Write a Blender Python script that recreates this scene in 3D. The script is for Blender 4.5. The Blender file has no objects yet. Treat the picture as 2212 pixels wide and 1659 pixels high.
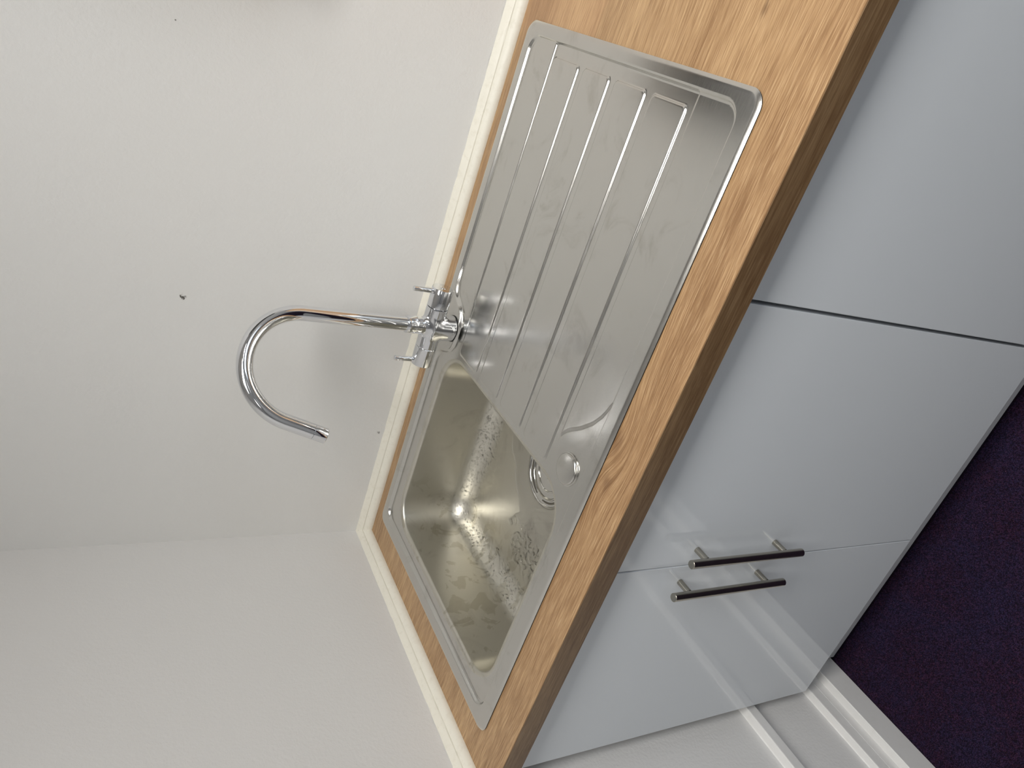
import bpy, bmesh, math, random
import numpy as np
from mathutils import Matrix, Vector, noise as mnoise

# ------------------------------------------------------------------ camera, world, lights, exposure
scn = bpy.context.scene
COL = scn.collection
cam_d = bpy.data.cameras.new('camera')
cam = bpy.data.objects.new('camera', cam_d)
COL.objects.link(cam)
CR = [(0.30903223658852236, -0.43206498157761264, -0.8472419538971339),
      (-0.8570427742257, -0.5127003575149859, -0.05114710697118471),
      (-0.4122823788335025, 0.7419286994707397, -0.528739108639644)]      # image right, image down, forward
CP = (0.9784913981654746, -1.098129482107015, 1.4595808056966193)
m = Matrix.Identity(4)
for i in range(3):
    m[i][0] = CR[0][i]; m[i][1] = -CR[1][i]; m[i][2] = -CR[2][i]; m[i][3] = CP[i]
cam.matrix_world = m
cam_d.sensor_fit = 'HORIZONTAL'
cam_d.sensor_width = 36.0
cam_d.lens = 1569.886 / 2212 * 36.0
cam_d.clip_start = 0.02
scn.camera = cam

scn.view_settings.view_transform = 'Standard'
scn.view_settings.look = 'None'
scn.view_settings.gamma = 1.0
scn.view_settings.use_curve_mapping = False
scn.view_settings.exposure = 0.0

world = bpy.data.worlds.new('world')
scn.world = world
world.use_nodes = True
world.node_tree.nodes['Background'].inputs[0].default_value = (0.55, 0.7, 1.0, 1)
world.node_tree.nodes['Background'].inputs[1].default_value = 0.6

FLOOR = 0.01
ROOM_X, ROOM_Y, ROOM_Z = 3.4, -3.6, 2.55
PANEL_COL = (1.0, 0.98, 0.945)
PANELS = [(1.32, -1.12, 20.5), (2.70, -1.12, 10.5), (1.32, -2.9, 2.4), (2.70, -2.9, 5.0)]
PSX, PSY = (0.57, 0.27, 0.27, 0.27), 0.27
WIN_FILL_POWER = 3.5
for k, (px, py, pw) in enumerate(PANELS):
    ld = bpy.data.lights.new('panel_light', 'AREA')
    ld.shape = 'RECTANGLE'; ld.size = 2 * PSX[k]; ld.size_y = 0.54; ld.energy = pw; ld.color = PANEL_COL; ld.spread = math.radians(138)
    lo = bpy.data.objects.new('panel_light', ld)
    lo.location = (px, py, ROOM_Z - 0.03)
    COL.objects.link(lo)
ld = bpy.data.lights.new('window_fill_light', 'AREA')  # cool fill from the right, set in an added, unseen window
ld.shape = 'RECTANGLE'; ld.size = 1.2; ld.size_y = 1.0; ld.energy = WIN_FILL_POWER; ld.color = (0.72, 0.85, 1.0)
lo = bpy.data.objects.new('window_fill_light', ld)
lo.location = (ROOM_X - 0.02, -2.0, 1.5)
lo.rotation_euler = (0, math.radians(90), 0)
COL.objects.link(lo)

# ------------------------------------------------------------------ material helpers
def new_mat(name):
    mt = bpy.data.materials.new(name); mt.use_nodes = True
    return mt, mt.node_tree, mt.node_tree.nodes['Principled BSDF']

class G:
    """tiny node-graph helper"""
    def __init__(s, nt): s.nt = nt
    def n(s, t, **kw):
        nd = s.nt.nodes.new(t)
        for k, v in kw.items(): setattr(nd, k, v)
        return nd
    def set(s, sock, v):
        if hasattr(v, 'is_linked') or isinstance(v, bpy.types.NodeSocket): s.nt.links.new(v, sock)
        else:
            if isinstance(v, (tuple, list)) and len(v) == 3 and sock.type == 'RGBA': v = (*v, 1)
            sock.default_value = v
    def coords(s): return s.n('ShaderNodeTexCoord').outputs['Object']
    def mapping(s, vec, scale=(1, 1, 1), loc=(0, 0, 0), rot=(0, 0, 0)):
        nd = s.n('ShaderNodeMapping'); s.set(nd.inputs['Vector'], vec)
        nd.inputs['Scale'].default_value = scale; nd.inputs['Location'].default_value = loc
        nd.inputs['Rotation'].default_value = rot
        return nd.outputs[0]
    def noise(s, vec, scale, detail=2, rough=0.5, dist=0.0):
        nd = s.n('ShaderNodeTexNoise'); s.set(nd.inputs['Vector'], vec)
        nd.inputs['Scale'].default_value = scale; nd.inputs['Detail'].default_value = detail
        nd.inputs['Roughness'].default_value = rough; nd.inputs['Distortion'].default_value = dist
        return nd.outputs['Fac']
    def ramp(s, fac, stops):
        nd = s.n('ShaderNodeValToRGB'); s.set(nd.inputs[0], fac)
        el = nd.color_ramp.elements
        while len(el) < len(stops): el.new(0.5)
        for e, (p, c) in zip(el, stops):
            e.position = p; e.color = (*c, 1) if len(c) == 3 else c
        return nd.outputs[0]
    def math(s, op, a, b=0.0, c=0.0, clamp=False):
        nd = s.n('ShaderNodeMath', operation=op, use_clamp=clamp)
        s.set(nd.inputs[0], a); s.set(nd.inputs[1], b)
        if len(nd.inputs) > 2: s.set(nd.inputs[2], c)
        return nd.outputs[0]
    def rng(s, v, a, b, c=0.0, d=1.0, smooth=False):
        nd = s.n('ShaderNodeMapRange'); nd.clamp = True
        if smooth: nd.interpolation_type = 'SMOOTHSTEP'
        s.set(nd.inputs[0], v)
        for i, x in enumerate((a, b, c, d)): nd.inputs[i + 1].default_value = x
        return nd.outputs[0]
    def mix(s, fac, a, b, mode='MIX'):
        nd = s.n('ShaderNodeMix', data_type='RGBA', blend_type=mode)
        s.set(nd.inputs[0], fac); s.set(nd.inputs[6], a); s.set(nd.inputs[7], b)
        return nd.outputs[2]
    def bump(s, h, strength=0.3, dist=0.001):
        nd = s.n('ShaderNodeBump'); s.set(nd.inputs['Height'], h)
        nd.inputs['Strength'].default_value = strength; nd.inputs['Distance'].default_value = dist
        return nd.outputs[0]
    def dist_to(s, vec, p):
        nd = s.n('ShaderNodeVectorMath', operation='DISTANCE'); s.set(nd.inputs[0], vec)
        nd.inputs[1].default_value = p
        return nd.outputs['Value']
    def sep(s, vec):
        nd = s.n('ShaderNodeSeparateXYZ'); s.set(nd.inputs[0], vec); return nd.outputs
    def comb(s, x, y, z):
        nd = s.n('ShaderNodeCombineXYZ')
        for i, v in enumerate((x, y, z)): s.set(nd.inputs[i], v)
        return nd.outputs[0]

def wall_material(name, base, marks=()):
    mt, nt, b = new_mat(name); g = G(nt); c = g.coords()
    big = g.noise(c, 1.7, 3)
    col = g.mix(g.rng(big, 0.3, 0.7), tuple(x * 0.975 for x in base), base)
    for (p, r, spread, dk) in marks:
        w = g.n('ShaderNodeTexNoise'); g.set(w.inputs['Vector'], c); w.inputs['Scale'].default_value = 260; w.inputs['Detail'].default_value = 3
        d = g.math('ADD', g.dist_to(c, p), g.math('MULTIPLY', g.math('SUBTRACT', w.outputs['Fac'], 0.5), spread))
        col = g.mix(g.rng(d, r * 0.4, r, dk, 0.0), col, (0.06, 0.05, 0.04))
    g.set(b.inputs['Base Color'], col)
    b.inputs['Roughness'].default_value = 0.62
    h = g.math('ADD', g.math('MULTIPLY', g.noise(c, 170, 3, 0.6), 0.6), g.math('MULTIPLY', g.noise(g.mapping(c, (1, 1, 0.5)), 60, 2), 0.5))
    g.set(b.inputs['Normal'], g.bump(h, 0.5, 0.0018))
    return mt

def paint_material(name, base, rough=0.4, grime=0.0, bump=0.15, gscale=60):
    mt, nt, b = new_mat(name); g = G(nt); c = g.coords()
    n = g.noise(c, gscale, 4, 0.65)
    col = g.mix(g.rng(n, 0.52, 0.8, 0, grime), base, (base[0] * 0.62, base[1] * 0.56, base[2] * 0.45))
    g.set(b.inputs['Base Color'], col); b.inputs['Roughness'].default_value = rough
    g.set(b.inputs['Normal'], g.bump(g.noise(c, 140, 2), bump, 0.0008))
    return mt

M_wall = wall_material('wall_paint', (0.80, 0.795, 0.775),
                       [((0.484, 0, 1.307), 0.0046, 0.018, 0.95), ((0.244, 0, 0.934), 0.0030, 0.013, 0.6), ((0.863, 0, 1.358), 0.0013, 0.001, 0.8)])
M_wall_left = wall_material('wall_paint_dimmed', (0.76, 0.75, 0.735))  # same paint as the back wall, darkened in place of weaker light here
M_wall_far = wall_material('wall_paint_grey', (0.50, 0.50, 0.50))
M_ceiling = paint_material('ceiling_paint', (0.82, 0.82, 0.80), 0.8)
M_trim = paint_material('cream_bead', (0.83, 0.80, 0.70), 0.45, 0.25, 0.5, 90)
M_rail = paint_material('rail_gloss_paint', (0.80, 0.79, 0.77), 0.28, 0.1)

def gloss_door_material():
    mt, nt, b = new_mat('white_gloss_laminate'); g = G(nt); c = g.coords()
    b.inputs['Base Color'].default_value = (0.69, 0.725, 0.76, 1)
    b.inputs['Roughness'].default_value = 0.045
    b.inputs['IOR'].default_value = 1.5
    g.set(b.inputs['Normal'], g.bump(g.noise(c, 9, 2), 0.05, 0.002))
    return mt
M_door = gloss_door_material()
M_carcass = paint_material('white_melamine', (0.72, 0.72, 0.71), 0.5)
M_plinth = paint_material('plinth_laminate', (0.66, 0.67, 0.69), 0.4)

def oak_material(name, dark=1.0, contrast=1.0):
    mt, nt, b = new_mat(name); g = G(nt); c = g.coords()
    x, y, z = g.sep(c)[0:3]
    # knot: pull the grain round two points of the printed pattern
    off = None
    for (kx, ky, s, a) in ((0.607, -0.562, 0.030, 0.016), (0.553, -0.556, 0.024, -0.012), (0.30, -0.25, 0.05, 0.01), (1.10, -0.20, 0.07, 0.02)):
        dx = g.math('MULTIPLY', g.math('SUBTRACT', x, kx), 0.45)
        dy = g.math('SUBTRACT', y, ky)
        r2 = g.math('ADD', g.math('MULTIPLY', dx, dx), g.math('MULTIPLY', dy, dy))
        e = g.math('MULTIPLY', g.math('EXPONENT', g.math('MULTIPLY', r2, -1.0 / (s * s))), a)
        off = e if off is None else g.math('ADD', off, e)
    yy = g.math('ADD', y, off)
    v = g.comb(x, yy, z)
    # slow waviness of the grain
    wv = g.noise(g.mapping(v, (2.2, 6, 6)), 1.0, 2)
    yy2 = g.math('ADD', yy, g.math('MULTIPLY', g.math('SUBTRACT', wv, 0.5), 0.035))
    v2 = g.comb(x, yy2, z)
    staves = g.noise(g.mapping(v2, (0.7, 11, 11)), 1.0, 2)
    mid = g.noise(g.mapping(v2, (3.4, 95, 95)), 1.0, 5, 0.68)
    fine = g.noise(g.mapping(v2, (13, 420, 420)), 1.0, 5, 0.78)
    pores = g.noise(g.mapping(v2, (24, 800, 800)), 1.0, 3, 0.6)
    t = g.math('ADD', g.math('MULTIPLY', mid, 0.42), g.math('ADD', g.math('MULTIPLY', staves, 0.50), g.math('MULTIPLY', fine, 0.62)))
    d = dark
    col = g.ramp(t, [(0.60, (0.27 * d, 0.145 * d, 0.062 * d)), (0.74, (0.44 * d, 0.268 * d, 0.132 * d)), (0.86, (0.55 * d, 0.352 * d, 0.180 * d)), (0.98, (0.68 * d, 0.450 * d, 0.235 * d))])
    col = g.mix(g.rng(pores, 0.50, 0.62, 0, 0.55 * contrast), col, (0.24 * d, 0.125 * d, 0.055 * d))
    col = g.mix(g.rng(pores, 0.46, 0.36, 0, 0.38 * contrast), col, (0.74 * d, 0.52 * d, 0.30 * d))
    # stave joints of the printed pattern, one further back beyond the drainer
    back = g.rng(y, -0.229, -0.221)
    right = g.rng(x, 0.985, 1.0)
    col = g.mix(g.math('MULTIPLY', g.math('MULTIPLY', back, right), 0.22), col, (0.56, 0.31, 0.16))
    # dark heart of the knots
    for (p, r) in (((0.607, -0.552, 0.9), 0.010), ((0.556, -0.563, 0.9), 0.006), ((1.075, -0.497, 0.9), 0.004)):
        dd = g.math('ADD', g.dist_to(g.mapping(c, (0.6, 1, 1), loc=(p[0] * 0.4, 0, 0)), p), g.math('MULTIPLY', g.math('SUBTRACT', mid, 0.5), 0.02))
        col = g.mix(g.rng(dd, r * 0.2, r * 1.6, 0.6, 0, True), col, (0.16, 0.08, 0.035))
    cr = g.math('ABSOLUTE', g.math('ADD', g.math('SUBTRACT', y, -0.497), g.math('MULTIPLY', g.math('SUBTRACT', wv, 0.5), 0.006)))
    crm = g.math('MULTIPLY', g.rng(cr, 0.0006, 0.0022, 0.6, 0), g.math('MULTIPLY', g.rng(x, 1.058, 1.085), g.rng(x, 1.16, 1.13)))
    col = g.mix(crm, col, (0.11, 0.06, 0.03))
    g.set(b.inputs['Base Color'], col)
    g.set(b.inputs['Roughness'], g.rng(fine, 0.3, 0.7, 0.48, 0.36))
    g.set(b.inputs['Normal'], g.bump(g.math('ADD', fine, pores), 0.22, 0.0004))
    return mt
M_oak = oak_material('oak_laminate', 0.89)
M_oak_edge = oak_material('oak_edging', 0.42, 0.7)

def steel_material(name, rough, smudges=True, base=(0.62, 0.61, 0.58), stains=0.0):
    mt, nt, b = new_mat(name); g = G(nt); c = g.coords()
    b.inputs['Metallic'].default_value = 1.0
    fine = g.noise(g.mapping(c, (60, 900, 900)), 1.0, 2)
    r = g.rng(fine, 0.3, 0.7, rough * 0.9, rough * 1.12)
    col = base
    if smudges:
        s1 = g.noise(c, 15, 5, 0.62, 1.0)
        mask = g.rng(s1, 0.53, 0.72, 0, 1, True)
        s2 = g.noise(c, 90, 3, 0.6)
        mask2 = g.math('MULTIPLY', mask, g.rng(s2, 0.3, 0.6, 0.45, 1))
        r = g.math('ADD', r, g.math('MULTIPLY', mask2, 0.04))
        col = g.mix(g.math('MULTIPLY', mask2, 0.42), base, (0.39, 0.365, 0.32))
        if stains:
            s4 = g.noise(g.mapping(c, (22, 30, 26), loc=(4, 0, 1)), 1.0, 3, 0.55, 0.8)
            sx_, sy_, sz_ = g.sep(c)[0:3]
            side_ = g.rng(sx_, 0.23, 0.17)
            col = g.mix(g.math('MULTIPLY', side_, g.rng(s4, 0.55, 0.60, 0, stains, True)), col, (0.36, 0.33, 0.24))
        # streaky wipe marks
        s3 = g.noise(g.mapping(c, (9, 34, 30), rot=(0, 0, 0.7)), 1.0, 3, 0.55)
        r = g.math('ADD', r, g.rng(s3, 0.58, 0.72, 0, 0.05))
    g.set(b.inputs['Base Color'], col)
    g.set(b.inputs['Roughness'], r)
    g.set(b.inputs['Normal'], g.bump(g.noise(c, 14, 2), 0.06, 0.003))
    return mt
M_steel = steel_material('brushed_steel', 0.20)
M_bowl = steel_material('bowl_steel', 0.35, True, (0.63, 0.61, 0.545), 0.38)
M_polished = steel_material('polished_steel', 0.10, False)


def simple(name, col, rough, metal=0.0):
    mt, nt, b = new_mat(name); g = G(nt)
    n = g.noise(g.coords(), 40, 2)
    g.set(b.inputs['Base Color'], g.mix(g.rng(n, 0.3, 0.7), tuple(v * 0.97 for v in col), col))
    b.inputs['Roughness'].default_value = rough; b.inputs['Metallic'].default_value = metal
    return mt
M_nickel = simple('brushed_nickel', (0.42, 0.395, 0.34), 0.25, 1.0)
M_chrome = simple('chrome', (0.80, 0.81, 0.83), 0.035, 1.0)
M_black = simple('black_rubber_and_gap_shade', (0.012, 0.012, 0.012), 0.5)
M_dark = simple('dark_plastic', (0.03, 0.031, 0.033), 0.35)
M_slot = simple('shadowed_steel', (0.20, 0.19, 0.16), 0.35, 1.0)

def water_material():
    mt, nt, b = new_mat('water')
    b.inputs['Base Color'].default_value = (1, 1, 1, 1); b.inputs['Roughness'].default_value = 0.0
    b.inputs['IOR'].default_value = 1.33; b.inputs['Transmission Weight'].default_value = 1.0
    return mt
M_water = water_material()

def carpet_material(name, fibre=False):
    mt, nt, b = new_mat(name); g = G(nt); c = g.coords()
    n1 = g.noise(c, 420 if not fibre else 340, 3, 0.65)
    n2 = g.noise(g.mapping(c, loc=(3, 1, 2)), 110, 4, 0.65)
    n3 = g.noise(c, 9, 3)
    k = 1.9 if fibre else 0.5
    cols = [(0.010, 0.004, 0.014), (0.019, 0.007, 0.024), (0.036, 0.013, 0.032), (0.013, 0.014, 0.040), (0.085, 0.016, 0.018), (0.085, 0.070, 0.085)]
    cols = [tuple(v * k for v in q) for q in cols]
    col = g.ramp(n1, list(zip((0.25, 0.38, 0.47, 0.56, 0.64, 0.72), cols)))
    col2 = g.ramp(n2, list(zip((0.3, 0.42, 0.5, 0.58, 0.66, 0.75), [cols[1], cols[3], cols[0], cols[2], cols[3], cols[4]])))
    col = g.mix(0.45, col, col2)
    col = g.mix(g.rng(n3, 0.4, 0.65, 0, 0.35), col, tuple(v * 1.3 for v in cols[3]))
    g.set(b.inputs['Base Color'], col)
    b.inputs['Roughness'].default_value = 0.95
    b.inputs['Specular IOR Level'].default_value = 0.15
    if not fibre: g.set(b.inputs['Normal'], g.bump(g.math('ADD', n1, n2), 0.9, 0.004))
    return mt
M_carpet = carpet_material('heather_carpet')
M_fibre = carpet_material('heather_fibre', True)

def emit(name, col, s):
    mt, nt, b = new_mat(name)
    b.inputs['Emission Color'].default_value = (*col, 1); b.inputs['Emission Strength'].default_value = s
    return mt
M_lamp = emit('lamp_diffuser', PANEL_COL, 2.0)
M_fill_pane = emit('fill_light_pane', (0.72, 0.85, 1.0), 1.2)  # glowing pane of the added window

# ------------------------------------------------------------------ geometry helpers
def link(name, me, mat, parent=None, smooth=False, loc=None):
    o = bpy.data.objects.new(name, me); COL.objects.link(o)
    if mat: me.materials.append(mat)
    if smooth: me.polygons.foreach_set('use_smooth', [True] * len(me.polygons))
    if parent:
        o.parent = parent
        o.matrix_parent_inverse = Matrix.Translation(-Vector(parent.location))
    return o
def mesh(name, v, f):
    me = bpy.data.meshes.new(name); me.from_pydata([tuple(map(float, p)) for p in v], [], f); me.update()
    return me
def bobj(name, bm, mat, parent=None, smooth=False):
    me = bpy.data.meshes.new(name); bmesh.ops.recalc_face_normals(bm, faces=bm.faces); bm.to_mesh(me); bm.free()
    return link(name, me, mat, parent, smooth)
def add_box(bm, x0, x1, y0, y1, z0, z1, bevel=0.0, seg=2):
    r = bmesh.ops.create_cube(bm, size=1.0)
    for v in r['verts']:
        v.co = Vector(((x0 + x1) / 2 + v.co.x * (x1 - x0), (y0 + y1) / 2 + v.co.y * (y1 - y0), (z0 + z1) / 2 + v.co.z * (z1 - z0)))
    if bevel > 0:
        es = list({e for v in r['verts'] for e in v.link_edges})
        bmesh.ops.bevel(bm, geom=es, offset=bevel, segments=seg, affect='EDGES', profile=0.6)
def box(name, x0, x1, y0, y1, z0, z1, mat, parent=None, bevel=0.0, seg=2):
    bm = bmesh.new(); add_box(bm, x0, x1, y0, y1, z0, z1, bevel, seg)
    return bobj(name, bm, mat, parent)
def frame_of(d):
    d = Vector(d).normalized(); a = Vector((0, 0, 1)) if abs(d.z) < 0.9 else Vector((1, 0, 0))
    u = d.cross(a).normalized(); return d, u, d.cross(u).normalized()
def lathe(name, prof, origin, axis, mat, parent=None, n=48, smooth=True, sharp=True):
    """prof: (radius, distance along axis); separate segments get hard edges by angle"""
    d, u, w = frame_of(axis); o = Vector(origin); vs = []; fs = []
    for (r, t) in prof:
        for k in range(n):
            a = 2 * math.pi * k / n
            vs.append(o + d * t + (u * math.cos(a) + w * math.sin(a)) * max(r, 1e-6))
    for i in range(len(prof) - 1):
        for k in range(n):
            a, b2 = i * n + k, i * n + (k + 1) % n
            fs.append((a, b2, b2 + n, a + n))
    if prof[0][0] > 1e-5: fs.append(tuple(range(n - 1, -1, -1)))
    if prof[-1][0] > 1e-5: fs.append(tuple((len(prof) - 1) * n + k for k in range(n)))
    me = mesh(name, vs, fs)
    bm = bmesh.new(); bm.from_mesh(me); bmesh.ops.remove_doubles(bm, verts=bm.verts, dist=1e-6)
    bmesh.ops.recalc_face_normals(bm, faces=bm.faces)
    for e in bm.edges:
        if len(e.link_faces) == 2 and e.calc_face_angle() > math.radians(38): e.smooth = False
    bm.to_mesh(me); bm.free()
    return link(name, me, mat, parent, smooth)
def tube(name, path, rad, mat, parent=None, n=32, caps=True):
    vs = []; fs = []; P = [Vector(p) for p in path]
    t0 = (P[1] - P[0]).normalized(); d, u, w = frame_of(t0)
    for i, p in enumerate(P):
        t = (P[min(i + 1, len(P) - 1)] - P[max(i - 1, 0)]).normalized()
        u = (u - t * u.dot(t)).normalized(); w = t.cross(u)
        r = rad(i / (len(P) - 1)) if callable(rad) else rad
        for k in range(n):
            a = 2 * math.pi * k / n; vs.append(p + (u * math.cos(a) + w * math.sin(a)) * r)
    for i in range(len(P) - 1):
        for k in range(n):
            a, b2 = i * n + k, i * n + (k + 1) % n; fs.append((a, b2, b2 + n, a + n))
    if caps:
        fs.append(tuple(range(n - 1, -1, -1))); fs.append(tuple((len(P) - 1) * n + k for k in range(n)))
    me = mesh(name, vs, fs)
    o = link(name, me, mat, parent, True)
    if caps:
        me.polygons[-1].use_smooth = False; me.polygons[-2].use_smooth = False
        bm = bmesh.new(); bm.from_mesh(me)
        bmesh.ops.recalc_face_normals(bm, faces=bm.faces)
        for e in bm.edges:
            if len(e.link_faces) == 2 and e.calc_face_angle() > math.radians(50): e.smooth = False
        bm.to_mesh(me); bm.free()
    return o
def thing(name, label, cat, loc=(0, 0, 0), group=None):
    o = bpy.data.objects.new(name, None); COL.objects.link(o); o.location = loc; o.empty_display_size = 0.05
    return tag(o, label, cat, group)
def tag(o, label, cat, group=None, kind=None):
    o['label'] = label; o['category'] = cat
    if group: o['group'] = group
    if kind: o['kind'] = kind
    return o
def struct(o, label=None, cat=None):
    o['kind'] = 'structure'
    if label: o['label'] = label
    if cat: o['category'] = cat
    return o

# ------------------------------------------------------------------ the room
T = 0.1
struct(box('wall_back', -T, ROOM_X + T, 0, T, 0, ROOM_Z, M_wall), 'white painted back wall behind the tap with a small hole in it', 'wall')
struct(box('wall_left', -T, 0, ROOM_Y, 0, 0, ROOM_Z, M_wall_left), 'white painted side wall at the bowl end of the sink', 'wall')
struct(box('wall_front', -T, ROOM_X + T, ROOM_Y - T, ROOM_Y, 0, ROOM_Z, M_wall_far), 'pale grey wall behind the camera', 'wall')
bm = bmesh.new()
add_box(bm, ROOM_X, ROOM_X + T, ROOM_Y, 0, 0, 0.95); add_box(bm, ROOM_X, ROOM_X + T, ROOM_Y, 0, 2.05, ROOM_Z)
add_box(bm, ROOM_X, ROOM_X + T, ROOM_Y, -2.65, 0.95, 2.05); add_box(bm, ROOM_X, ROOM_X + T, -1.35, 0, 0.95, 2.05)
struct(bobj('wall_right', bm, M_wall_far), 'pale grey wall with the added window, out of view', 'wall')
struct(box('ceiling', -T, ROOM_X + T, ROOM_Y - T, T, ROOM_Z, ROOM_Z + T, M_ceiling), 'white ceiling', 'ceiling')
struct(box('floor', -T, ROOM_X + T, ROOM_Y - T, T, FLOOR - 0.1, FLOOR, M_carpet), 'dark purple and blue heather carpet', 'floor')

w = bpy.data.objects.new('added_window_1', None); COL.objects.link(w); w.location = (ROOM_X, -2.0, 0.95); struct(w, 'unseen white framed window added to carry cool light from the right', 'window')
for (a, b2, c, d) in ((-2.65, -1.35, 0.95, 1.0), (-2.65, -1.35, 2.0, 2.05), (-2.65, -2.6, 1.0, 2.0), (-1.4, -1.35, 1.0, 2.0), (-2.02, -1.98, 1.0, 2.0)):
    box('added_window_frame', ROOM_X + 0.02, ROOM_X + 0.06, a, b2, c, d, M_rail, w)
box('added_window_pane', ROOM_X + 0.065, ROOM_X + 0.07, -2.62, -1.38, 0.98, 2.02, M_fill_pane, w)

PLAB = ['long rectangular ceiling light panel nearest the back wall', 'square ceiling light panel right of the brightest one, near the back wall', 'dim square ceiling light panel behind the camera at the sink end', 'dim square ceiling light panel behind the camera nearest the added window']
for k, (px, py, pw) in enumerate(PANELS):
    t = thing('ceiling_light', PLAB[k], 'light', (px, py, ROOM_Z - 0.02), 'ceiling light panels')
    bm = bmesh.new()
    hx_ = PSX[k]
    for (a, b2, c, d) in ((-hx_ - .03, hx_ + .03, -.3, -.27), (-hx_ - .03, hx_ + .03, .27, .3), (-hx_ - .03, -hx_, -.27, .27), (hx_, hx_ + .03, -.27, .27)):
        add_box(bm, px + a, px + b2, py + c, py + d, ROOM_Z - 0.02, ROOM_Z)
    bobj('frame', bm, M_rail, t)
    box('diffuser', px - hx_, px + hx_, py - .27, py + .27, ROOM_Z - 0.012, ROOM_Z - 0.004, M_lamp, t)

# cream bead sealing the worktop to the walls
def bead(name, prof, along, L, mitre, label, mat):
    n = int(L / 0.006); vs = []; fs = []; m_ = len(prof)
    for i in range(n + 1):
        s = L * i / n
        for j, (d, h) in enumerate(prof):
            q = s if i else (d if mitre else 0)
            wob = 0.0
            if j >= m_ - 3: wob = 0.0011 * mnoise.noise(Vector((s * 38, j * 0.4, 3.1))) + 0.0005 * mnoise.noise(Vector((s * 170, j, 1)))
            elif j >= 2: wob = 0.0003 * mnoise.noise(Vector((s * 60, j * 2.0, 7)))
            if along == 'x': vs.append((q, -(d + (wob if 0 < j else 0)), 0.9 + h + (wob if j else 0)))
            else: vs.append((d + (wob if 0 < j else 0), -q, 0.9 + h + (wob if j else 0)))
    for i in range(n):
        for j in range(m_ - 1):
            a = i * m_ + j; f = (a, a + 1, a + 1 + m_, a + m_)
            fs.append(f if along != 'x' else f[::-1])
    fs.append(tuple(range(m_))); fs.append(tuple(n * m_ + k for k in range(m_))[::-1])
    me = mesh(name, vs, fs)
    bm = bmesh.new(); bm.from_mesh(me); bmesh.ops.recalc_face_normals(bm, faces=bm.faces)
    for e in bm.edges:
        if len(e.link_faces) == 2 and e.calc_face_angle() > math.radians(30): e.smooth = False
    bm.to_mesh(me); bm.free()
    return struct(link(name, me, mat, None, True), label, 'trim')
P1 = [(0, 0.0), (0.0225, 0.0), (0.0229, 0.0015), (0.0222, 0.006), (0.0195, 0.0105), (0.0150, 0.0138), (0.0130, 0.0146), (0.0127, 0.0132), (0.0118, 0.0132), (0.0114, 0.0158), (0.0085, 0.0188), (0.0045, 0.0215), (0.0015, 0.0235), (0.0, 0.0240)]
P2 = [(d * 0.87, h) for d, h in P1]
bead('trim_1', P1, 'x', 2.4, True, 'cream quadrant bead between worktop and back wall', M_trim)
bead('trim_2', P2, 'y', 0.6099, True, 'cream quadrant bead between worktop and side wall', M_trim)

# rails and skirting on the side wall below the worktop
def rail(name, prof, label):
    vs = []; fs = []; m_ = len(prof)
    for y in (0.0, ROOM_Y):
        for (x, z) in prof: vs.append((x, y, z))
    for j in range(m_ - 1): fs.append((j, j + 1, j + 1 + m_, j + m_))
    fs.append(tuple(range(m_))); fs.append(tuple(range(2 * m_ - 1, m_ - 1, -1)))
    bm = bmesh.new(); me = mesh(name, vs, fs); bm.from_mesh(me); bmesh.ops.recalc_face_normals(bm, faces=bm.faces)
    bm.to_mesh(me); bm.free()
    return struct(link(name, me, M_rail), label, 'trim')
rail('trim_3', [(0, .3200), (.0022, .3185), (.0150, .3178), (.0166, .3170), (.0172, .3155), (.0172, .2950), (.0160, .2940), (.0, .2936)], 'upper white rail along the side wall below the worktop')
rail('trim_4', [(0, .1256), (.0020, .1243), (.0135, .1238), (.0150, .1228), (.0155, .1210), (.0155, .0982), (.0148, .0978), (.0148, .0972), (.0155, .0968), (.0155, .0740), (0, .0740)], 'lower white rail above the skirting on the side wall')
struct(rail('baseboard_left', [(0, .0746), (.0305, .0746), (.0325, .0730), (.0325, FLOOR - 0.002), (0, FLOOR - 0.002)], 'plain white skirting board on the side wall'), None, 'skirting')

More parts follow.
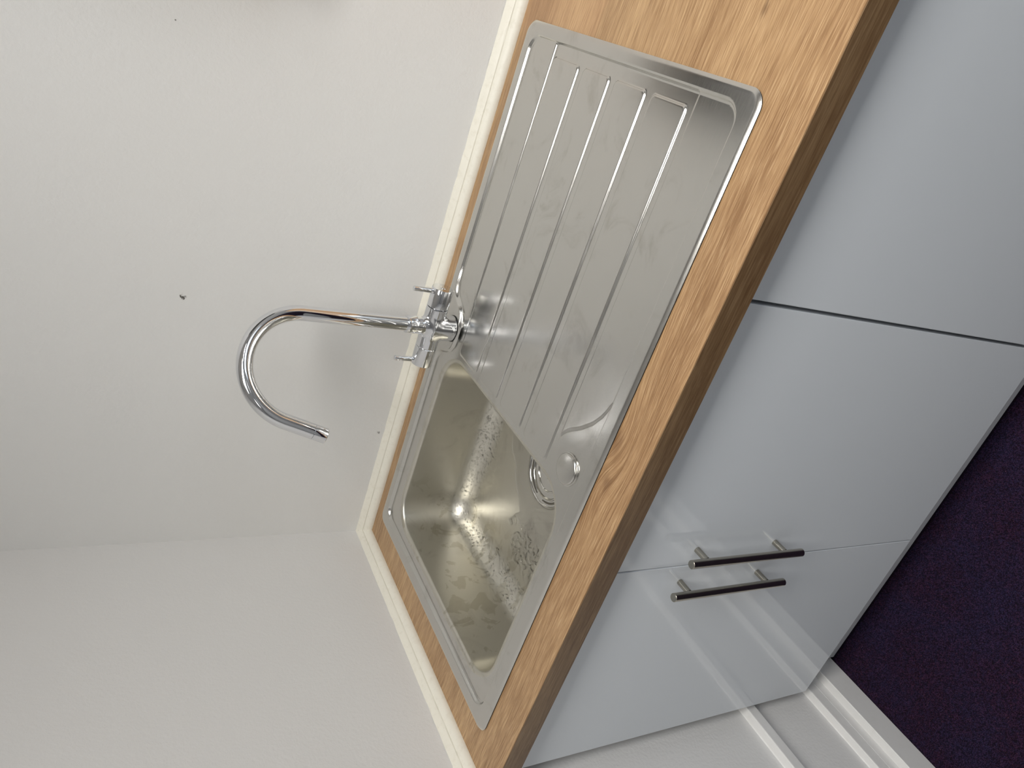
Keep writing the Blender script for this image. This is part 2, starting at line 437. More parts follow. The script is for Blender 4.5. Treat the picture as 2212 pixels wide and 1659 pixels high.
# ------------------------------------------------------------------ worktop
SX0, SX1, SY0, SY1 = 0.0747, 1.0075, -0.5483, -0.0483
YF, ZT, TH = -0.6099, 0.9, 0.0354
WX1 = 2.4
wt = thing('worktop', 'oak effect laminate worktop running along the back wall under the steel sink', 'worktop', (0.0, YF, ZT - TH))
def slab_with_hole(x0, x1, y0, y1, hx0, hx1, hy0, hy1, z0, z1):
    bm = bmesh.new(); xs = [x0, hx0, hx1, x1]; ys = [y0, hy0, hy1, y1]
    V = {}
    for i, x in enumerate(xs):
        for j, y in enumerate(ys):
            for k, z in enumerate((z0, z1)): V[i, j, k] = bm.verts.new((x, y, z))
    for i in range(3):
        for j in range(3):
            if i == 1 and j == 1: continue
            bm.faces.new((V[i, j, 1], V[i + 1, j, 1], V[i + 1, j + 1, 1], V[i, j + 1, 1]))
            bm.faces.new((V[i, j, 0], V[i, j + 1, 0], V[i + 1, j + 1, 0], V[i + 1, j, 0]))
    for i in range(3):
        bm.faces.new((V[i, 0, 0], V[i + 1, 0, 0], V[i + 1, 0, 1], V[i, 0, 1])); bm.faces.new((V[i, 3, 0], V[i, 3, 1], V[i + 1, 3, 1], V[i + 1, 3, 0]))
        bm.faces.new((V[0, i, 0], V[0, i, 1], V[0, i + 1, 1], V[0, i + 1, 0])); bm.faces.new((V[3, i, 0], V[3, i + 1, 0], V[3, i + 1, 1], V[3, i, 1]))
    bm.faces.new((V[1, 1, 0], V[2, 1, 0], V[2, 1, 1], V[1, 1, 1])); bm.faces.new((V[1, 2, 0], V[1, 2, 1], V[2, 2, 1], V[2, 2, 0]))
    bm.faces.new((V[1, 1, 0], V[1, 1, 1], V[1, 2, 1], V[1, 2, 0])); bm.faces.new((V[2, 1, 0], V[2, 2, 0], V[2, 2, 1], V[2, 1, 1]))
    return bm
bobj('board', slab_with_hole(0.0, WX1, YF + 0.0012, 0.0, SX0 + .016, SX1 - .016, SY0 + .016, SY1 - .016, ZT - TH, ZT), M_oak, wt)
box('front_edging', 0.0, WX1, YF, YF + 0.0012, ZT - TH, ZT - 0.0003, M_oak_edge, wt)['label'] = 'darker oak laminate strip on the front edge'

# ------------------------------------------------------------------ base cabinets
def handle(x, zc, yd, parent, h='handle'):
    e = bpy.data.objects.new(h, None)
    hb = 0.113; yb = yd - 0.026
    body = lathe(h, [(0, -hb), (0.0054, -hb), (0.0060, -hb + 0.0006), (0.0060, hb - 0.0006), (0.0054, hb), (0, hb)], (x, yb, zc), (0, 0, 1), M_nickel, parent, 32)
    bpy.data.objects.remove(e)
    for s in (-.08, .08):
        lathe('handle_post', [(0.0046, 0.0), (0.0046, 0.021), (0, 0.021)], (x, yd - 0.0002, zc + s), (0, -1, 0), M_nickel, body, 24)
    return body
ZD0, ZD1, YD = 0.166, 0.862, -0.5899
cab = thing('base_cabinet', 'white gloss double door base cabinet under the sink with two bar handles', 'cabinet', (0.037, YD, FLOOR))
bm = bmesh.new()
add_box(bm, .0385, .0565, -.570, -.03, .16, ZT - TH); add_box(bm, .793, .811, -.570, -.03, .16, ZT - TH)
add_box(bm, .0565, .793, -.570, -.03, .16, .178); add_box(bm, .0565, .793, -.036, -.030, .178, ZT - TH)
bobj('body', bm, M_carcass, cab)
box('plinth', .04, .812, -.535, -.519, FLOOR, .155, M_plinth, cab)
for (x0, x1, hx) in ((.0370, .4275, .3985), (.4297, .8115, .4570)):
    dr = box('door', x0, x1, YD, YD + .018, ZD0, ZD1, M_door, cab, 0.0007, 2)
    hh = handle(hx, .634, YD, dr)
cab2 = thing('base_cabinet', 'white gloss base cabinet right of the dark gap, beneath the bare worktop', 'cabinet', (.816, YD, FLOOR))
bm = bmesh.new()
add_box(bm, .8175, .8355, -.570, -.03, .16, ZT - TH); add_box(bm, 1.398, 1.416, -.570, -.03, .16, ZT - TH)
add_box(bm, .8355, 1.398, -.570, -.03, .16, .178); add_box(bm, .8355, 1.398, -.036, -.030, .178, ZT - TH)
bobj('body', bm, M_carcass, cab2)
box('plinth', .817, 1.416, -.535, -.519, FLOOR, .155, M_plinth, cab2)
dr = box('door', .8160, 1.4150, YD, YD + .018, ZD0, ZD1, M_door, cab2, 0.0013, 2)
handle(1.37, .634, YD, dr)

# ------------------------------------------------------------------ sink
sink = thing('kitchen_sink', 'stainless steel inset sink with bowl and ribbed drainer set in the worktop', 'sink', (SX0, SY0, ZT))
Z_RIM, Z_STRIP, Z_GROOVE, Z_PAD, Z_BAND = .9044, .8992, .8978, .9004, .9004
def sst(a, b2, v):
    t = np.clip((v - a) / (b2 - a), 0, 1); return t * t * (3 - 2 * t)
def sd_rr(X, Y, x0, x1, y0, y1, r):
    cx, cy, hx, hy = (x0 + x1) / 2, (y0 + y1) / 2, (x1 - x0) / 2 - r, (y1 - y0) / 2 - r
    qx, qy = np.abs(X - cx) - hx, np.abs(Y - cy) - hy
    return np.hypot(np.maximum(qx, 0), np.maximum(qy, 0)) + np.minimum(np.maximum(qx, qy), 0) - r
def smin(a, b2, k):
    h = np.clip(0.5 + 0.5 * (b2 - a) / k, 0, 1); return b2 * (1 - h) + a * h - k * h * (1 - h)
BX0, BX1, BY0, BY1, BR = 52.0, 408.0, 43.0, 443.0, 56.0
LIP = 7.0
def deck_height(X, Y):
    """X, Y in mm in the sink's own frame (origin front left corner)"""
    outer = sd_rr(X, Y, 0, 932.8, 0, 500, 20)
    z = Z_RIM - (Z_RIM - .9019) * np.clip((outer + 6.0) / 6.0, 0, 1) ** 1.7
    inner = sd_rr(X, Y, 26.5, 914, 25, 478, 22)
    # tap ledge pushes the recess forward
    ledge = sd_rr(X, Y, 402, 494, 428, 560, 34)
    rec = -smin(-inner, ledge, 26)                    # >0 outside the recess
    rec = np.maximum(inner, -smin(ledge, ledge + 40, 8))
    led2 = smin(ledge, np.maximum(-inner, -200), 34)   # smooth union of ledge and rim region
    t_in = sst(-2.2, 2.2, led2)                        # 1 inside the recess
    # level inside the recess
    lvl = np.full_like(X, Z_STRIP)
    # band behind the channel field, right of the ledge
    bandb = sst(410.0, 412.2, Y) * sst(500, 540, X)
    lvl = lvl + (Z_BAND - Z_STRIP) * bandb
    # sunken channel field
    fld = sst(422, 426, X) * sst(92, 95.5, Y) * (1 - sst(408.9, 410.6, Y))
    gz = Z_GROOVE + (Z_STRIP - Z_GROOVE) * (1 - sst(430, 620, X))
    lvl = lvl + (gz - lvl) * fld
    # front band and its S shaped end
    scx = np.interp(Y, [20, 30, 34.7, 45.7, 63.5, 81.9, 91.2, 96], [585, 556, 542, 524, 505, 491, 479, 462])
    front = sst(-3.0, 3.0, X - scx) * (1 - sst(91.5, 95, Y))
    lvl = lvl + (Z_BAND - lvl) * front
    # raised pads
    for (a, b2) in ((337.5, 407.0), (261.0, 325.0), (182.5, 248.8), (104.5, 170.0)):
        sdp = sd_rr(X, Y, 424.0, 896.0, a, b2, 7)
        zp = Z_PAD + (Z_STRIP + .0013 - Z_PAD) * (1 - sst(430, 620, X))
        lvl = lvl + (zp - lvl) * (1 - np.clip((sdp + 2.2) / 2.8, 0, 1) ** 1.35)
    return z + (lvl - z) * t_in
NX, NY = 623, 521
gx = np.linspace(0, 932.8, NX); gy = np.linspace(0, 500, NY)
X, Y = np.meshgrid(gx, gy, indexing='ij')
# outer outline: squeeze the grid into the rounded rectangle
so = sd_rr(X, Y, 0, 932.8, 0, 500, 20)
bowl_sd = sd_rr(X, Y, BX0, BX1, BY0, BY1, BR) - LIP
def grad(fn, X, Y, e=0.05):
    return (fn(X + e, Y) - fn(X - e, Y)) / (2 * e), (fn(X, Y + e) - fn(X, Y - e)) / (2 * e)
fo = lambda a, b2: sd_rr(a, b2, 0, 932.8, 0, 500, 20)
fb = lambda a, b2: sd_rr(a, b2, BX0, BX1, BY0, BY1, BR) - LIP
Xs, Ys = X.copy(), Y.copy()
mk = so > 0
for _ in range(3):
    g1, g2 = grad(fo, Xs, Ys); s_ = fo(Xs, Ys); Xs = np.where(mk, Xs - g1 * s_, Xs); Ys = np.where(mk, Ys - g2 * s_, Ys)
cell_in = (bowl_sd[:-1, :-1] > 0) & (bowl_sd[1:, :-1] > 0) & (bowl_sd[:-1, 1:] > 0) & (bowl_sd[1:, 1:] > 0)
corner_out = (so > 0)
cell_gone = corner_out[:-1, :-1] & corner_out[1:, :-1] & corner_out[:-1, 1:] & corner_out[1:, 1:]
keep = cell_in & ~cell_gone
used = np.zeros_like(X, bool); cnt = np.zeros(X.shape, int)
for a, b2 in ((0, 0), (1, 0), (0, 1), (1, 1)):
    cnt[a:NX - 1 + a, b2:NY - 1 + b2] += keep
edge = (cnt > 0) & (cnt < 4) & (bowl_sd < 6) & (bowl_sd > -6)
for _ in range(3):
    g1, g2 = grad(fb, Xs, Ys); s_ = fb(Xs, Ys); Xs = np.where(edge, Xs - g1 * s_, Xs); Ys = np.where(edge, Ys - g2 * s_, Ys)
Zs = deck_height(Xs, Ys)
ids = -np.ones(X.shape, int); sel = cnt > 0; ids[sel] = np.arange(sel.sum())
co = np.stack([SX0 + Xs[sel] / 1000, SY0 + Ys[sel] / 1000, Zs[sel]], 1)
fa = np.stack([ids[:-1, :-1][keep], ids[1:, :-1][keep], ids[1:, 1:][keep], ids[:-1, 1:][keep]], 1)
me = bpy.data.meshes.new('drainer_top'); me.vertices.add(len(co)); me.vertices.foreach_set('co', co.astype(np.float32).ravel())
me.loops.add(fa.size); me.loops.foreach_set('vertex_index', fa.astype(np.int32).ravel())
me.polygons.add(len(fa)); me.polygons.foreach_set('loop_start', np.arange(0, fa.size, 4, dtype=np.int32)); me.polygons.foreach_set('loop_total', np.full(len(fa), 4, np.int32))
me.update(calc_edges=True); me.validate()
link('drainer_top', me, M_steel, sink, True)

# bowl: loft of rounded rectangles
NB = 192
def rr_pts(x0, x1, y0, y1, r, n=NB):
    cx, cy = (x0 + x1) / 2, (y0 + y1) / 2; hx, hy = (x1 - x0) / 2, (y1 - y0) / 2; r = max(min(r, hx - .1, hy - .1), .5)
    out = []; q = n // 4; arc = q // 2
    cs = [(hx - r, hy - r, 0), (-(hx - r), hy - r, 90), (-(hx - r), -(hy - r), 180), (hx - r, -(hy - r), 270)]
    for i, (ax_, ay_, a0) in enumerate(cs):
        for k in range(arc + 1):
            a = math.radians(a0 + 90 * k / arc); out.append((cx + ax_ + r * math.cos(a), cy + ay_ + r * math.sin(a)))
        nx_ = cs[(i + 1) % 4]; a = math.radians(a0 + 90)
        p0 = out[-1]; a = math.radians(nx_[2]); p1 = (cx + nx_[0] + r * math.cos(a), cy + nx_[1] + r * math.sin(a))
        for k in range(1, q - arc): t = k / (q - arc); out.append((p0[0] + (p1[0] - p0[0]) * t, p0[1] + (p1[1] - p0[1]) * t))
    return out
ZB = .770
DC = (306.0, 235.0); DR = 60.0
rings = []
def ring(off, z, rr=None):
    r = BR + off if rr is None else rr
    pts = rr_pts(BX0 - off, BX1 + off, BY0 - off, BY1 + off, r); rings.append([(SX0 + x / 1000, SY0 + y / 1000, z) for x, y in pts])
ring(LIP + .8, Z_STRIP + .00002); ring(LIP - 1, Z_STRIP + .00001)
for k in range(1, 9):
    a = math.radians(90 * k / 8 * 0.94); ring(LIP - 1 - 6.0 * math.sin(a) , Z_STRIP - .006 * (1 - math.cos(a)))
off0, z0 = LIP - 1 - 6.0 * math.sin(math.radians(84.6)), Z_STRIP - .006 * (1 - math.cos(math.radians(84.6)))
FR = .042
for k in range(1, 9): t = k / 8; ring(off0 - 9 * t, z0 + (ZB + FR - z0) * t, BR + off0 - 9 * t - 1.5 * t)
offw = off0 - 9
rw = BR + offw - 1.5
for k in range(1, 13):
    a = math.radians(90 * k / 12); ring(offw - 44 * (1 - math.cos(a)), ZB + FR * (1 - math.sin(a)), rw - 22 * (1 - math.cos(a)))
inner_pts = rr_pts(BX0 - (offw - 44), BX1 + (offw - 44), BY0 - (offw - 44), BY1 + (offw - 44), rw - 22)
for k in range(1, 9):
    t = k / 8; pts = []
    for (x, y) in inner_pts:
        a = math.atan2(y - DC[1], x - DC[0]); ex, ey = DC[0] + (DR - 1) * math.cos(a), DC[1] + (DR - 1) * math.sin(a)
        pts.append((SX0 + (x + (ex - x) * t) / 1000, SY0 + (y + (ey - y) * t) / 1000, ZB - .0022 * t))
    rings.append(pts)
vs = [p for r in rings for p in r]; fs = []
for i in range(len(rings) - 1):
    for k in range(NB): a, b2 = i * NB + k, i * NB + (k + 1) % NB; fs.append((a, b2, b2 + NB, a + NB))
me = mesh('bowl', vs, [f[::-1] for f in fs]); bowl = link('bowl', me, M_bowl, sink, True)
bm = bmesh.new(); bm.from_mesh(me); bmesh.ops.recalc_face_normals(bm, faces=bm.faces)
if sum(f.normal.z for f in bm.faces) < 0: bmesh.ops.reverse_faces(bm, faces=bm.faces)
bm.to_mesh(me); bm.free()
bowl_me = me

# waste strainer
dcx, dcy, dz = SX0 + DC[0] / 1000, SY0 + DC[1] / 1000, ZB - .0022
st = lathe('waste_strainer', [(.0605, -.0006), (.0600, .0012), (.0585, .0020), (.0568, .0014), (.0560, .0002), (.0470, -.0004), (.0462, .0010), (.0445, .0016), (.0430, .0002), (.0420, -.0050), (.0405, -.0130), (.0, -.0150)][::-1], (dcx, dcy, dz), (0, 0, 1), M_polished, sink, 96)
lathe('strainer_basket', [(.0340, -.013), (.0345, -.002), (.0335, .0006), (.0320, .0010), (.0308, .0), (.0300, -.006), (.012, -.0075), (.0115, .002), (.0100, .0036), (0, .0040)], (dcx, dcy, dz), (0, 0, 1), M_polished, st, 72)
# pressed slots of the strainer flange, recess shade painted as dark steel strips
def arc_strip(name, r0, r1, a0, a1, z, h, mat, parent, n=24):
    bm = bmesh.new(); prev = None
    for k in range(n + 1):
        a = math.radians(a0 + (a1 - a0) * k / n); e = math.sin(math.pi * min(max(k / n, .04), .96)) ** .25
        rm, hw = (r0 + r1) / 2, (r1 - r0) / 2 * e
        q = [bm.verts.new((dcx + (rm + s) * math.cos(a), dcy + (rm + s) * math.sin(a), z + dz_)) for s, dz_ in ((-hw, 0), (-hw * .6, h), (hw * .6, h), (hw, 0))]
        if prev:
            for j in range(3): bm.faces.new((prev[j], prev[j + 1], q[j + 1], q[j]))
        prev = q
    return bobj(name, bm, mat, parent, True)
for a0 in (100, 190, 280, 10): arc_strip('strainer_slot', .0492, .0528, a0, a0 + 68, dz + .0002, .0004, M_slot, st)

# round cover plate beside the bowl
lathe('tap_hole_cover', [(.0222, 0), (.0222, .0012), (.0214, .0018), (.0208, .0018), (.0206, .0034), (.0198, .0042), (.0186, .0045), (0, .0045)], (SX0 + .447, SY0 + .0565, Z_STRIP - .0001), (0, 0, 1), M_steel, sink, 72)['label'] = 'flat round steel cover disc in the front corner'
# black strip standing in for the shadow gap under the rim
def ring_strip(name, off0, off1, z0, z1, mat, parent):
    A = rr_pts(0 + off0, 932.8 - off0, off0, 500 - off0, 20 - off0); B = rr_pts(off1, 932.8 - off1, off1, 500 - off1, 20 - off1)
    n = len(A); vs = [(SX0 + x / 1000, SY0 + y / 1000, z) for P, z in ((A, z0), (A, z1), (B, z1), (B, z0)) for x, y in P]
    fs = [(j * n + k, j * n + (k + 1) % n, ((j + 1) % 4) * n + (k + 1) % n, ((j + 1) % 4) * n + k) for j in range(4) for k in range(n)]
    bm = bmesh.new(); me = mesh(name, vs, fs); bm.from_mesh(me); bmesh.ops.recalc_face_normals(bm, faces=bm.faces); bm.to_mesh(me); bm.free()
    return link(name, me, mat, parent)
ring_strip('rim_gap_shade', 0.4, 9, ZT, .9019, M_black, sink)

# ------------------------------------------------------------------ water in the bowl
random.seed(7)
rng = np.random.default_rng(11)
V = np.array([v.co[:] for v in bowl_me.vertices]); Pn = [(p.center[:], p.normal[:], p.area, p.vertices[:]) for p in bowl_me.polygons]
wts = []
for c, n, a, vi in Pn:
    z = c[2]; nx_ = n[0]; w_ = 0.0
    if ZB + .0005 < z < ZB + .034 and 0.25 < n[2] < 0.99: w_ = 1.0          # the fillets are wettest
    elif z <= ZB + .0005: w_ = 0.12
    elif z < ZB + .075: w_ = 0.16
    elif z < ZB + .115: w_ = 0.05
    if n[1] > 0.3: w_ *= 0.1                                                 # front side is out of sight
    wts.append(w_ * a)
wts = np.array(wts); wts /= wts.sum()
def dome(sub):
    bm = bmesh.new(); bmesh.ops.create_icosphere(bm, subdivisions=sub, radius=1.0)
    bmesh.ops.bisect_plane(bm, geom=bm.verts[:] + bm.edges[:] + bm.faces[:], plane_co=(0, 0, -0.05), plane_no=(0, 0, -1), clear_outer=True)
    v = [tuple(x.co) for x in bm.verts]; bm.verts.ensure_lookup_table()
    f = [tuple(x.index for x in fc.verts) for fc in bm.faces]; bm.free(); return np.array(v), f
domes = (dome(1), dome(2))
vs = []; fs = []
picks = rng.choice(len(Pn), size=5000, p=wts)
for pi in picks:
    c, n, a, vi = Pn[pi]; n = Vector(n); q = V[list(vi)]
    s, t = rng.random(2); p = (q[0] * (1 - s) + q[1] * s) * (1 - t) + (q[3] * (1 - s) + q[2] * s) * t
    fil = c[2] > ZB + .0005 and n.z > 0.25
    r = 0.0004 + 0.0015 * rng.random() ** 1.8 * (1.0 if fil else 0.35)
    d, u, w_ = frame_of(n); el = 1 + 0.7 * rng.random()
    base = len(vs); dv, df = domes[r > .0011]
    for (x, y, z) in dv: vs.append(tuple(Vector(p) + u * (x * r * el) + w_ * (y * r) + d * (z * r * 0.26)))
    fs += [tuple(base + i for i in f) for f in df]
tag(link('water_droplets', mesh('water_droplets', vs, fs), M_water, None, True), 'clear water droplets scattered over the steel bowl of the sink', 'water', None, 'stuff')
# the shallow film of water round the waste
PUD = [(392, 372), (340, 380), (289, 360), (270, 350), (264, 337), (257, 323), (242, 320), (236, 312), (229, 306), (222, 296), (216, 286), (205, 276), (199, 267), (191, 270), (188, 277), (174, 281), (161, 289), (160, 281), (163, 275), (171, 266), (178, 256), (176, 249), (170, 249), (160, 256), (151, 262), (143, 262), (136, 262), (130, 257), (124, 250), (112, 240), (118, 226), (108, 212), (116, 190), (106, 170), (112, 140), (125, 110), (180, 98), (300, 92), (352, 100), (366, 130), (372, 250), (386, 330)]
def smooth_closed(P, it=2):
    for _ in range(it): P = [q for i in range(len(P)) for q in ((P[i][0] * .75 + P[(i + 1) % len(P)][0] * .25, P[i][1] * .75 + P[(i + 1) % len(P)][1] * .25), (P[i][0] * .25 + P[(i + 1) % len(P)][0] * .75, P[i][1] * .25 + P[(i + 1) % len(P)][1] * .75))]
    return P
from mathutils.bvhtree import BVHTree
bvh = BVHTree.FromPolygons([tuple(v) for v in V], [p[3] for p in Pn])
poly = np.array(smooth_closed(PUD, 2))
px_, py_ = np.meshgrid(np.arange(90, 402, 1.1), np.arange(78, 392, 1.1), indexing='ij')
def poly_sd(x, y, P):
    d = np.full(x.shape, 1e9); ins = np.zeros(x.shape, bool)
    for i in range(len(P)):
        a, b2 = P[i], P[(i + 1) % len(P)]; e = b2 - a; wx, wy = x - a[0], y - a[1]
        t = np.clip((wx * e[0] + wy * e[1]) / (e @ e + 1e-12), 0, 1)
        d = np.minimum(d, np.hypot(wx - e[0] * t, wy - e[1] * t))
        c = ((a[1] > y) != (b2[1] > y)) & (x < (b2[0] - a[0]) * (y - a[1]) / (b2[1] - a[1] + 1e-12) + a[0]); ins ^= c
    return np.where(ins, d, -d)
wob = np.array([[mnoise.noise(Vector((x * .11, y * .11, 0))) + .6 * mnoise.noise(Vector((x * .3, y * .3, 5))) for y in py_[0]] for x in px_[:, 0]])
holes = np.array([[mnoise.noise(Vector((x * .085, y * .085, 9))) for y in py_[0]] for x in px_[:, 0]])
sd = poly_sd(px_, py_, poly) + wob * 2.2
# broken patches towards the side wall end of the bowl
sd = np.where(px_ < 185, np.minimum(sd, (0.22 - np.abs(holes) + .12 * wob) * 22), sd)
sd = np.minimum(sd, np.hypot(px_ - DC[0], py_ - DC[1]) - 60)
use = sd > -2.4
cell = use[:-1, :-1] & use[1:, :-1] & use[1:, 1:] & use[:-1, 1:]
idm = {}; vs = []; fs = []
def vid(i, j):
    if (i, j) not in idm:
        x, y = SX0 + px_[i, j] / 1000, SY0 + py_[i, j] / 1000
        h = bvh.ray_cast(Vector((x, y, .88)), Vector((0, 0, -1)))[0]
        z = h.z if h else ZB
        s = sd[i, j]; hh = -.0006 if s < -.8 else (-.0006 + .0024 * (1 - (1 - min((s + .8) / 2.2, 1)) ** 2))
        idm[i, j] = len(vs); vs.append((x, y, z + hh))
    return idm[i, j]
for i in range(cell.shape[0]):
    for j in range(cell.shape[1]):
        if cell[i, j]: fs.append((vid(i, j), vid(i + 1, j), vid(i + 1, j + 1), vid(i, j + 1)))
tag(link('water_film', mesh('water_film', vs, fs), M_water, None, True), 'thin wavy edged film of water round the drain on the bowl floor', 'water', None, 'stuff')

# ------------------------------------------------------------------ mixer tap
TX, TY, TB = 0.5235, -0.100, 0.9410
tap = thing('mixer_tap', 'chrome twin lever mixer tap with a tall swan neck spout behind the sink', 'tap', (TX, TY, Z_RIM))
lathe('base_gasket', [(.0221, 0), (.0226, .0004), (.0226, .0016), (.0221, .0020)], (TX, TY, Z_RIM - .0002), (0, 0, 1), M_black, tap, 64)
# body: barrel, riser and neck as one smooth implicit surface
Rb, Rr, Rn = 0.0180, 0.0222, 0.0142
def sdf_body(p):
    x, y, z = p[:, 0] - TX, p[:, 1] - TY, p[:, 2] - TB
    db = np.maximum(np.hypot(y, z) - Rb, np.abs(x) - .0360)
    dr = np.maximum(np.hypot(x, y) - Rr, np.maximum(z - 0.004, -(z + TB - Z_RIM - .0016)))
    dn = np.maximum(np.hypot(x, y) - (Rn + np.clip(.022 - z, 0, .02) * .12), np.maximum(z - .0300, -z))
    k = .0060
    h = np.maximum(k - np.abs(db - dr), 0) / k; d = np.minimum(db, dr) - h * h * k * .25
    k = .0050
    h = np.maximum(k - np.abs(d - dn), 0) / k; return np.minimum(d, dn) - h * h * k * .25
def surface_nets(sdf, lo, hi, h):
    n = [int(round((hi[i] - lo[i]) / h)) + 1 for i in range(3)]
    ax_ = [lo[i] + h * np.arange(n[i]) for i in range(3)]
    A, B, C_ = np.meshgrid(*ax_, indexing='ij')
    D = sdf(np.stack([A.ravel(), B.ravel(), C_.ravel()], 1)).reshape(n)
    S = D < 0
    corners = [(a, b2, c) for a in (0, 1) for b2 in (0, 1) for c in (0, 1)]
    sub = lambda M_, c: M_[c[0]:n[0] - 1 + c[0], c[1]:n[1] - 1 + c[1], c[2]:n[2] - 1 + c[2]]
    cntS = sum(sub(S, c).astype(int) for c in corners); act = (cntS > 0) & (cntS < 8)
    acc = np.zeros((*act.shape, 3)); num = np.zeros(act.shape)
    for ci in range(8):
        for cj in range(ci + 1, 8):
            a, b2 = corners[ci], corners[cj]
            if sum(abs(a[k] - b2[k]) for k in range(3)) != 1: continue
            da, db = sub(D, a), sub(D, b2); cr = (da < 0) != (db < 0)
            t = np.where(cr, da / np.where(cr, da - db, 1), 0)
            for k in range(3): acc[..., k] += np.where(cr, a[k] + t * (b2[k] - a[k]), 0)
            num += cr
    idx = -np.ones(act.shape, int); idx[act] = np.arange(act.sum())
    I = np.argwhere(act); P = (I + acc[act] / num[act][:, None]) * h + np.array(lo)
    F = []
    for k in range(3):
        o = [0, 0, 0]; o[k] = 1
        s0 = S[:n[0] - o[0], :n[1] - o[1], :n[2] - o[2]]; s1 = S[o[0]:, o[1]:, o[2]:]
        E_ = np.argwhere(s0 != s1); u_, v_ = (k + 1) % 3, (k + 2) % 3
        E_ = E_[(E_[:, u_] > 0) & (E_[:, v_] > 0) & (E_[:, u_] < n[u_] - 1) & (E_[:, v_] < n[v_] - 1)]
        du = np.zeros(3, int); du[u_] = 1; dv_ = np.zeros(3, int); dv_[v_] = 1
        q = [idx[tuple((E_ + s).T)] for s in (-du - dv_, -dv_, 0 * du, -du)]
        fl = s0[tuple(E_.T)]; Q = np.stack(q, 1); Q[~fl] = Q[~fl][:, ::-1]; F.append(Q)
    # project onto the surface for a clean mirror finish
    for _ in range(3):
        e = 1e-5; g_ = np.stack([(sdf(P + np.eye(3)[k] * e) - sdf(P - np.eye(3)[k] * e)) / (2 * e) for k in range(3)], 1)
        P = P - (g_ * (sdf(P) / np.maximum((g_ ** 2).sum(1), .2))[:, None])
    return P, np.concatenate(F)
P, F = surface_nets(sdf_body, (TX - .0385, TY - .0255, Z_RIM - .0008), (TX + .0385, TY + .0255, TB + .0325), .0009)
me = mesh('body', P, [tuple(int(i) for i in f) for f in F])
bm = bmesh.new(); bm.from_mesh(me); bmesh.ops.recalc_face_normals(bm, faces=bm.faces)
for e in bm.edges:
    if len(e.link_faces) == 2 and e.calc_face_angle() > math.radians(34): e.smooth = False
bm.to_mesh(me); bm.free()
link('body', me, M_chrome, tap, True)
for s in (-1, 1):
    kx = TX + s * .0368
    kn = lathe('handle_barrel', [(.0150, -.002), (.0150, .0), (.0174, .0), (.0180, .0006), (.0180, .0322), (.0175, .0330), (0, .0330)], (kx, TY, TB), (s, 0, 0), M_chrome, tap, 72)
    if s > 0: lathe('end_dimple', [(.0042, .0327), (.0046, .0336), (.0030, .0338), (0, .0333)], (kx, TY, TB), (s, 0, 0), M_chrome, kn, 32)
    lx = kx + s * .0262
    lathe('lever', [(.0060, .0165), (.0050, .0185), (.0044, .0215), (.0043, .0490), (.0040, .0500), (.0032, .0503), (0, .0503)], (lx, TY, TB), (0, 0, 1), M_chrome, kn, 32)
NZ = TB + .0300
lathe('neck_collar', [(.0136, -.0005), (.0136, .0004), (.0145, .0008), (.0148, .0016), (.0148, .0155), (.0143, .0166), (.0122, .0170)], (TX, TY, NZ), (0, 0, 1), M_chrome, tap, 64)
PHI, GR, GA, GL, Z1 = math.radians(222), .0848, 2.812, .0420, 1.1530
path = [(TX, TY, z) for z in np.linspace(NZ + .016, Z1, 24)]
dx, dy = math.cos(PHI), math.sin(PHI)
for a in np.linspace(0, GA, 90)[1:]: path.append((TX + dx * GR * (1 - math.cos(a)), TY + dy * GR * (1 - math.cos(a)), Z1 + GR * math.sin(a)))
tv = Vector((dx * math.sin(GA), dy * math.sin(GA), math.cos(GA))); e0 = Vector(path[-1])
for s in np.linspace(0, GL, 6)[1:]: path.append(tuple(e0 + tv * s))
tube('spout', path, .0117, M_chrome, tap, 40)
pe = Vector(path[-1])
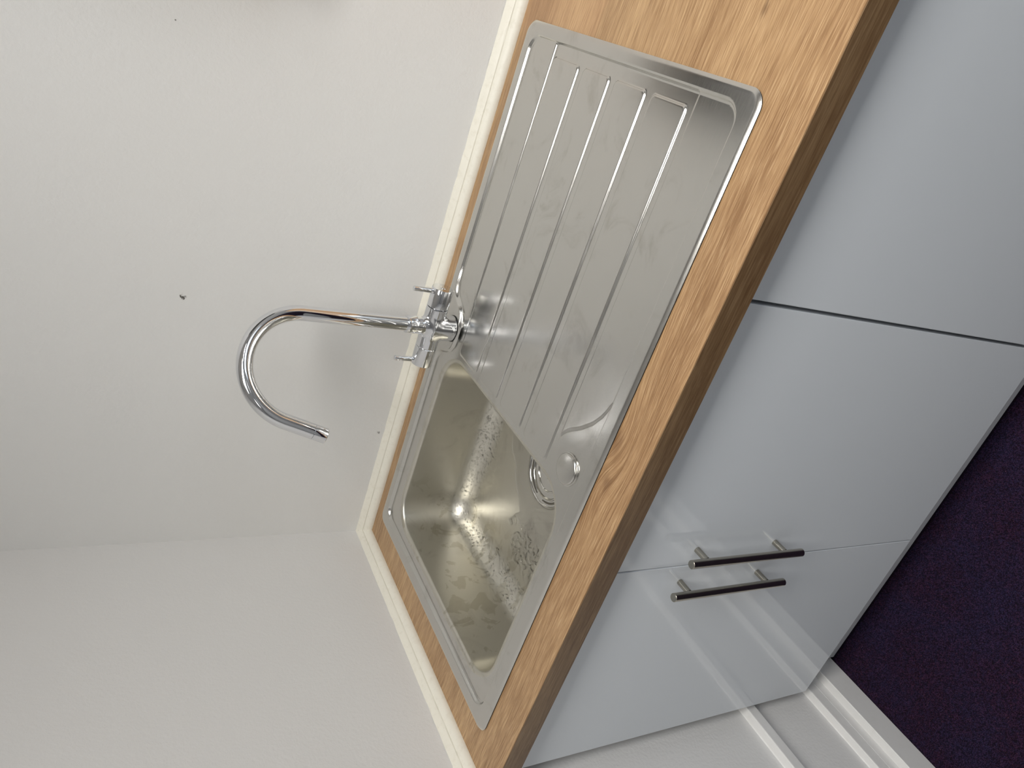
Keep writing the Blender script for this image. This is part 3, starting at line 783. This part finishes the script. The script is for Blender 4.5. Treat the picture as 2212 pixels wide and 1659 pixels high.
ae = lathe('aerator', [(.0105, .0), (.0110, .0006), (.0117, .0010), (.0117, .0195), (.0112, .0203), (.0098, .0203), (.0096, .0185), (0, .0180)], pe, tv, M_chrome, tap, 48)

# ------------------------------------------------------------------ dispenser beyond the frame, seen only as a reflection
dsp = thing('wall_dispenser', 'dark wall dispenser above the drainer, seen only as a dark reflection in the steel', 'dispenser', (1.09, 0, 1.25))
box('dispenser_body', .968, 1.235, -.075, -.0005, 1.25, 1.62, M_dark, dsp, 0.02, 4)
box('dispenser_cover', .974, 1.228, -.090, -.0755, 1.33, 1.61, M_dark, dsp, 0.006, 3)

# ------------------------------------------------------------------ carpet pile in the part of the floor that shows
N = 260000
fx = rng.uniform(.036, 1.0, N); fy = rng.uniform(-1.12, -.540, N)
ang = rng.uniform(0, 2 * np.pi, N); ln = rng.uniform(.0012, .0040, N); wd = rng.uniform(.00015, .00036, N); hz = rng.uniform(.0006, .0030, N)
ux, uy = np.cos(ang), np.sin(ang)
b0 = np.stack([fx, fy, np.full(N, FLOOR - .0002)], 1)
side = np.stack([-uy * wd, ux * wd, np.zeros(N)], 1)
mid = b0 + np.stack([ux * ln * .5, uy * ln * .5, hz], 1); tip = b0 + np.stack([ux * ln, uy * ln, hz * .55], 1)
co = np.stack([b0 - side, b0 + side, mid - side, mid + side, tip], 1).reshape(-1, 3)
base = (np.arange(N) * 5)[:, None]
tri = np.concatenate([base + np.array([0, 1, 3]), base + np.array([0, 3, 2]), base + np.array([2, 3, 4])], 0)
me = bpy.data.meshes.new('carpet_pile'); me.vertices.add(len(co)); me.vertices.foreach_set('co', co.astype(np.float32).ravel())
me.loops.add(tri.size); me.loops.foreach_set('vertex_index', tri.astype(np.int32).ravel())
me.polygons.add(len(tri)); me.polygons.foreach_set('loop_start', np.arange(0, tri.size, 3, dtype=np.int32)); me.polygons.foreach_set('loop_total', np.full(len(tri), 3, np.int32))
me.update(calc_edges=True)
tag(link('carpet_pile', me, M_fibre), 'short heather pile of the dark purple and blue carpet', 'carpet', None, 'stuff')
